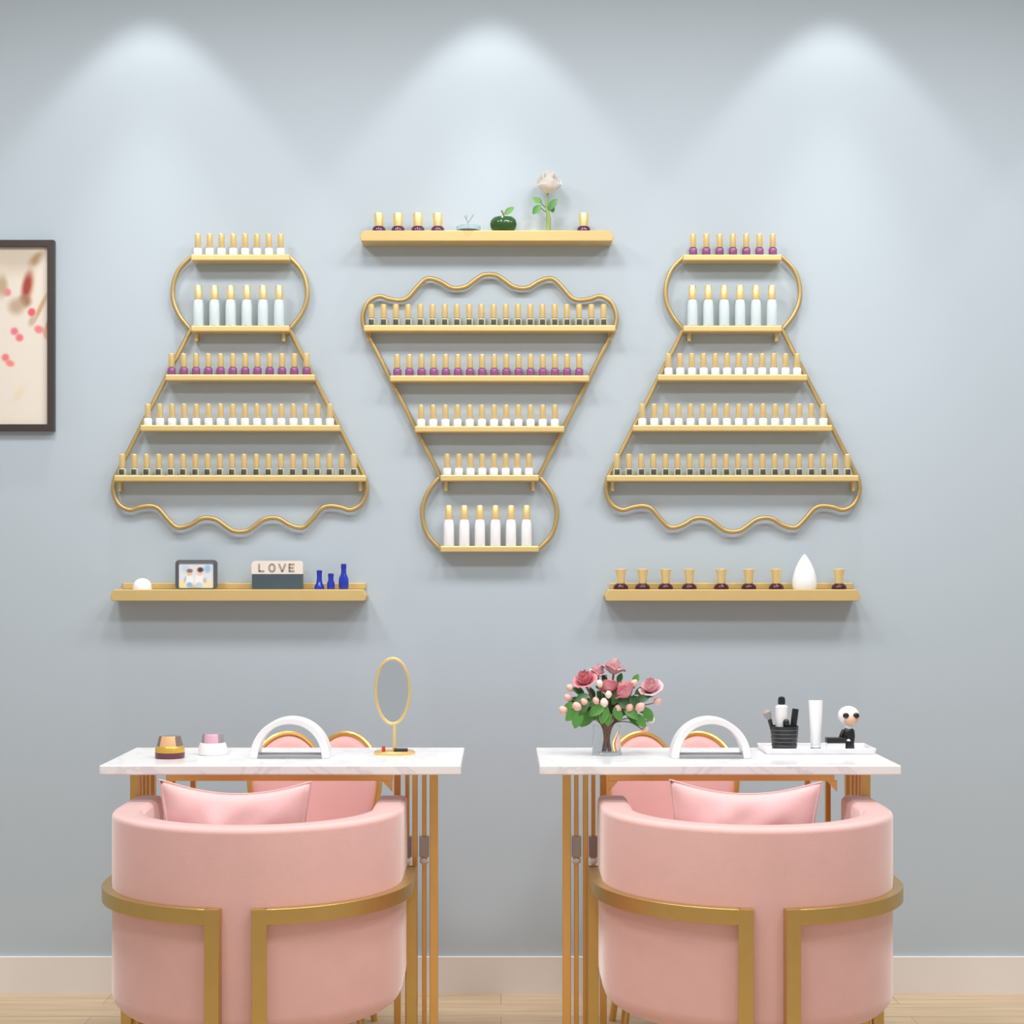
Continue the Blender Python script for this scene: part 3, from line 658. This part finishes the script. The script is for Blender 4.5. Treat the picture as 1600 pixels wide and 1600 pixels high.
# ---------------------------------------------------------------- barrel armchairs
def armchair(X0, label):
    R, th, z0, z1, arm = .323, .07, .228, .666, .19
    t = thing('barrel_armchair', label, 'armchair', (X0, 3.785-WALLD, 0), 'pink barrel armchairs')
    r = R - th/2
    plan = [(-r, arm*(1-i/6), -1, 0) for i in range(6)]
    N = 48
    for i in range(N+1):
        a = PI + PI*i/N; plan.append((r*math.cos(a), r*math.sin(a), math.cos(a), math.sin(a)))
    plan += [(r, arm*(i+1)/6, 1, 0) for i in range(6)]
    def sect(sc=1.0):
        P = []; h = th/2; zc = (z0+z1)/2
        for ox, oz, rad, a in ((h, z1, .013, 0), (-h, z1, .016, PI/2), (-h, z0, .02, PI), (h, z0, .045, 1.5*PI)):
            cx, cz = ox - math.copysign(rad, ox), oz - math.copysign(rad, oz-zc)
            P += [(cx + rad*math.cos(a+PI/2*i/6), cz + rad*math.sin(a+PI/2*i/6)) for i in range(7)]
        return [(u*sc, zc + (w-zc)*(1-(1-sc)*th/(z1-z0))) for u, w in P]
    loops = []
    def ring(p, sc, dy): return [(p[0]+u*p[2], p[1]+u*p[3]+dy, w) for u, w in sect(sc)]
    loops += [ring(plan[0], .55, .018), ring(plan[0], .82, .012), ring(plan[0], .96, .005)]
    loops += [ring(p, 1, 0) for p in plan]
    loops += [ring(plan[-1], .96, .005), ring(plan[-1], .82, .012), ring(plan[-1], .55, .018)]
    bm = B(); rings(bm, loops); obj('shell', bm, 'velvet', t, ang=50)
    ri = R-th-.002
    pl = [(ri*math.cos(PI+PI*i/32), ri*math.sin(PI+PI*i/32)) for i in range(33)] + [(ri, arm), (ri-.01, arm+.01), (-ri+.01, arm+.01), (-ri, arm)]
    bm = B(); rings(bm, [[(x*s, y*s, z) for x, y in pl] for s, z in ((.95, .24), (.985, .25), (.995, .29), (.995, .385), (.97, .41), (.9, .42))]); obj('seat', bm, 'velvet', t, ang=50)
    zb = .487; hb = .016; tk = .011; rb = R + tk + .0005
    sec = [(-tk, -hb), (tk, -hb), (tk, hb), (-tk, hb)]
    gap = .0475
    for s in (-1, 1):
        a_end = math.acos(gap/rb) - .012/rb
        pts = [(-s*-1*rb, .165-.165*i/4) for i in range(4)]
        M_ = 26; pts += [(s*rb*math.cos(a_end*i/M_), -rb*math.sin(a_end*i/M_)) for i in range(M_+1)]
        bm = B(); L = []
        for i, (x, y) in enumerate(pts):
            nx, ny = (s, 0) if i < 4 else (x/rb, y/rb)
            L.append([(x+nx*u, y+ny*u, zb+w) for u, w in sec])
        rings(bm, L); obj('frame_band', bm, 'band', t, ang=30, bevel=.0012)
        x, y = s*gap, -math.sqrt(rb*rb-gap*gap)
        an = math.atan2(y, x)+PI/2; c, sn = math.cos(an), math.sin(an); w = .0155
        bm = B(); rect = [(-w, -tk), (w, -tk), (w, tk), (-w, tk)]
        rings(bm, [[(x+u*c-v*sn, y+u*sn+v*c, z) for u, v in rect] for z in (0, zb+hb)]); obj('rear_leg', bm, 'band', t, smooth=False, bevel=.0012)
        bm = B(); box(bm, s*rb-.0125, s*rb+.0125, .155, .18, 0, zb+hb); obj('front_leg', bm, 'band', t, smooth=False, bevel=.0012)
    return t
armchair(-.545, 'pink barrel armchair with brass frame at the left table')
armchair(.551, 'pink barrel armchair with brass frame at the right table')

def cushion(xw, label, seed, W=.335, H=.335):
    rnd = random.Random(seed); n = 28; bm = B(); T = .055
    def pt(u, v, s):
        cr = 1 - .025*(u*u*v*v)**4
        x = W/2*u*cr*(1-.13*(1-v*v)*abs(u)); z = H/2*v*cr*(1-.20*(1-u*u)*abs(v))
        th = T*((1-u**2)*(1-v**2))**.55
        wr = .004*math.sin(26*x+34*z+seed) + .003*math.sin(60*(x-z)+2*seed) + .006*math.exp(-((x*1.2+z*.6)/.02)**2)
        th *= 1 + 24*wr*(1-u*u)
        return (x, s*(th+.0015), z)
    G = {}
    for s in (-1, 1):
        for i in range(n+1):
            for j in range(n+1):
                u, v = i/n*2-1, j/n*2-1
                e = i in (0, n) or j in (0, n)
                if s == 1 and e: G[s, i, j] = G[-1, i, j]; continue
                p = pt(u, v, s); G[s, i, j] = bm.verts.new((p[0], 0 if e else p[1], p[2]))
        for i in range(n):
            for j in range(n): bm.faces.new((G[s, i, j], G[s, i+1, j], G[s, i+1, j+1], G[s, i, j+1]))
    edge = [G[-1, i, 0] for i in range(n)] + [G[-1, n, j] for j in range(n)] + [G[-1, n-i, n] for i in range(n)] + [G[-1, 0, n-j] for j in range(n)]
    E = [Vector(v.co) for v in edge]
    o = obj('throw_cushion', bm, 'pillow', loc=(xw, Yd(3.625), .42+H/2-.004), ang=180)
    o.rotation_euler = (math.radians(5), math.radians(.8), 0)
    b2 = B(); tube(b2, E, .0022, 8, closed=True); obj('piping', b2, 'pillow', o)
    return tag(o, label, 'cushion', 'pink cushions in the armchairs')
cushion(-.573, 'pale pink cushion standing in the left armchair', 1)
cushion(.523, 'pale pink cushion standing in the right armchair', 2)

# ---------------------------------------------------------------- petal chairs behind the tables
def petal(X0, label, first=None):
    loc = (X0, Yd(4.28), 0)
    if first: return dup(first, loc, label)
    t = thing('petal_chair', label, 'chair', loc, 'pink petal-backed chairs behind the tables')
    half = [(0, .70), (.018, .726), (.045, .748), (.078, .757), (.112, .749), (.140, .727), (.160, .692), (.170, .645), (.160, .575), (.13, .50), (.09, .45), (.04, .43)]
    P = half + [(-x, z) for x, z in reversed(half[1:])]
    out = [(p.x, p.y) for p in spline([(x, z, 0) for x, z in P], 5, closed=True)]
    yb = lambda x, z: .235 - 2.2*x*x + .10*(z-.6)
    cz = .60
    bm = B(); L = []
    for s, th in ((.03, .020), (.3, .020), (.6, .018), (.85, .013), (.97, .004), (1.0, -.004)):
        L.append([(x*s, yb(x*s, cz+(z-cz)*s)-th, cz+(z-cz)*s) for x, z in out])
    for s, th in ((.97, -.012), (.6, -.014), (.03, -.014)):
        L.append([(x*s, yb(x*s, cz+(z-cz)*s)-th, cz+(z-cz)*s) for x, z in out])
    rings(bm, L); obj('backrest', bm, 'shell_in', t, ang=60)
    bm = B(); tube(bm, [(x*1.01, yb(x, z)+.002, cz+(z-cz)*1.01) for x, z in out], .0085, 10, closed=True); obj('gold_rim', bm, 'leg', t)
    bm = B(); lathe(bm, [(.17, .385), (.195, .39), (.205, .41), (.20, .44), (.17, .452), (.05, .456)], 40, c=(0, .02, 0)); obj('seat', bm, 'shell_in', t)
    for sx in (-1, 1):
        for sy, ye in ((-1, -.14), (1, .19)):
            bm = B(); tube(bm, [(sx*.11, .02+sy*.10, .39), (sx*.158, ye, 0)], [.015, .009], 12); obj('leg', bm, 'leg', t)
    bm = B(); tube(bm, [(0, .20, .40), (0, .232, .52)], .012, 10); obj('back_support', bm, 'leg', t)
    return t
p1 = petal(X(495, 4.51), 'pink petal-backed chair with gold rim behind the left table')
petal(X(1047, 4.51), 'pink petal-backed chair with gold rim behind the right table', p1)

# ---------------------------------------------------------------- light
W = bpy.data.worlds.new('world'); S.world = W; W.use_nodes = True
W.node_tree.nodes['Background'].inputs[0].default_value = (.92, .96, 1, 1)
W.node_tree.nodes['Background'].inputs[1].default_value = .45
def light(name, kind, loc, energy, col, rot=(0, 0, 0), **kw):
    l = bpy.data.lights.new(name, kind); l.energy = energy; l.color = col
    for a, v in kw.items(): setattr(l, a, v)
    o = bpy.data.objects.new(name, l); COL.objects.link(o); o.location = loc; o.rotation_euler = rot; return o
for px in (-295, 235, 766, 1300, 1832):
    light('downlight', 'SPOT', (X(px, WALLD), -.22, 3.03), 8.5, (1, .985, .96), spot_size=math.radians(76), spot_blend=.25, shadow_soft_size=.03)
    light('downlight', 'SPOT', (X(px, WALLD), -.22, 3.03), 30, (1, .985, .96), spot_size=math.radians(46), spot_blend=1, shadow_soft_size=.03)
for x in (-1.35, -.35, .65, 1.65):
    for y in (-1.3, -2.6):
        light('ceiling_lamp', 'AREA', (x, y, 3.04), 15.5 if y > -2 else 13.5, (1, .995, .99), shape='DISK', size=.5)
S.view_settings.view_transform = 'Standard'; S.view_settings.look = 'None'
S.view_settings.exposure = .05; S.view_settings.gamma = 1; S.view_settings.use_curve_mapping = False
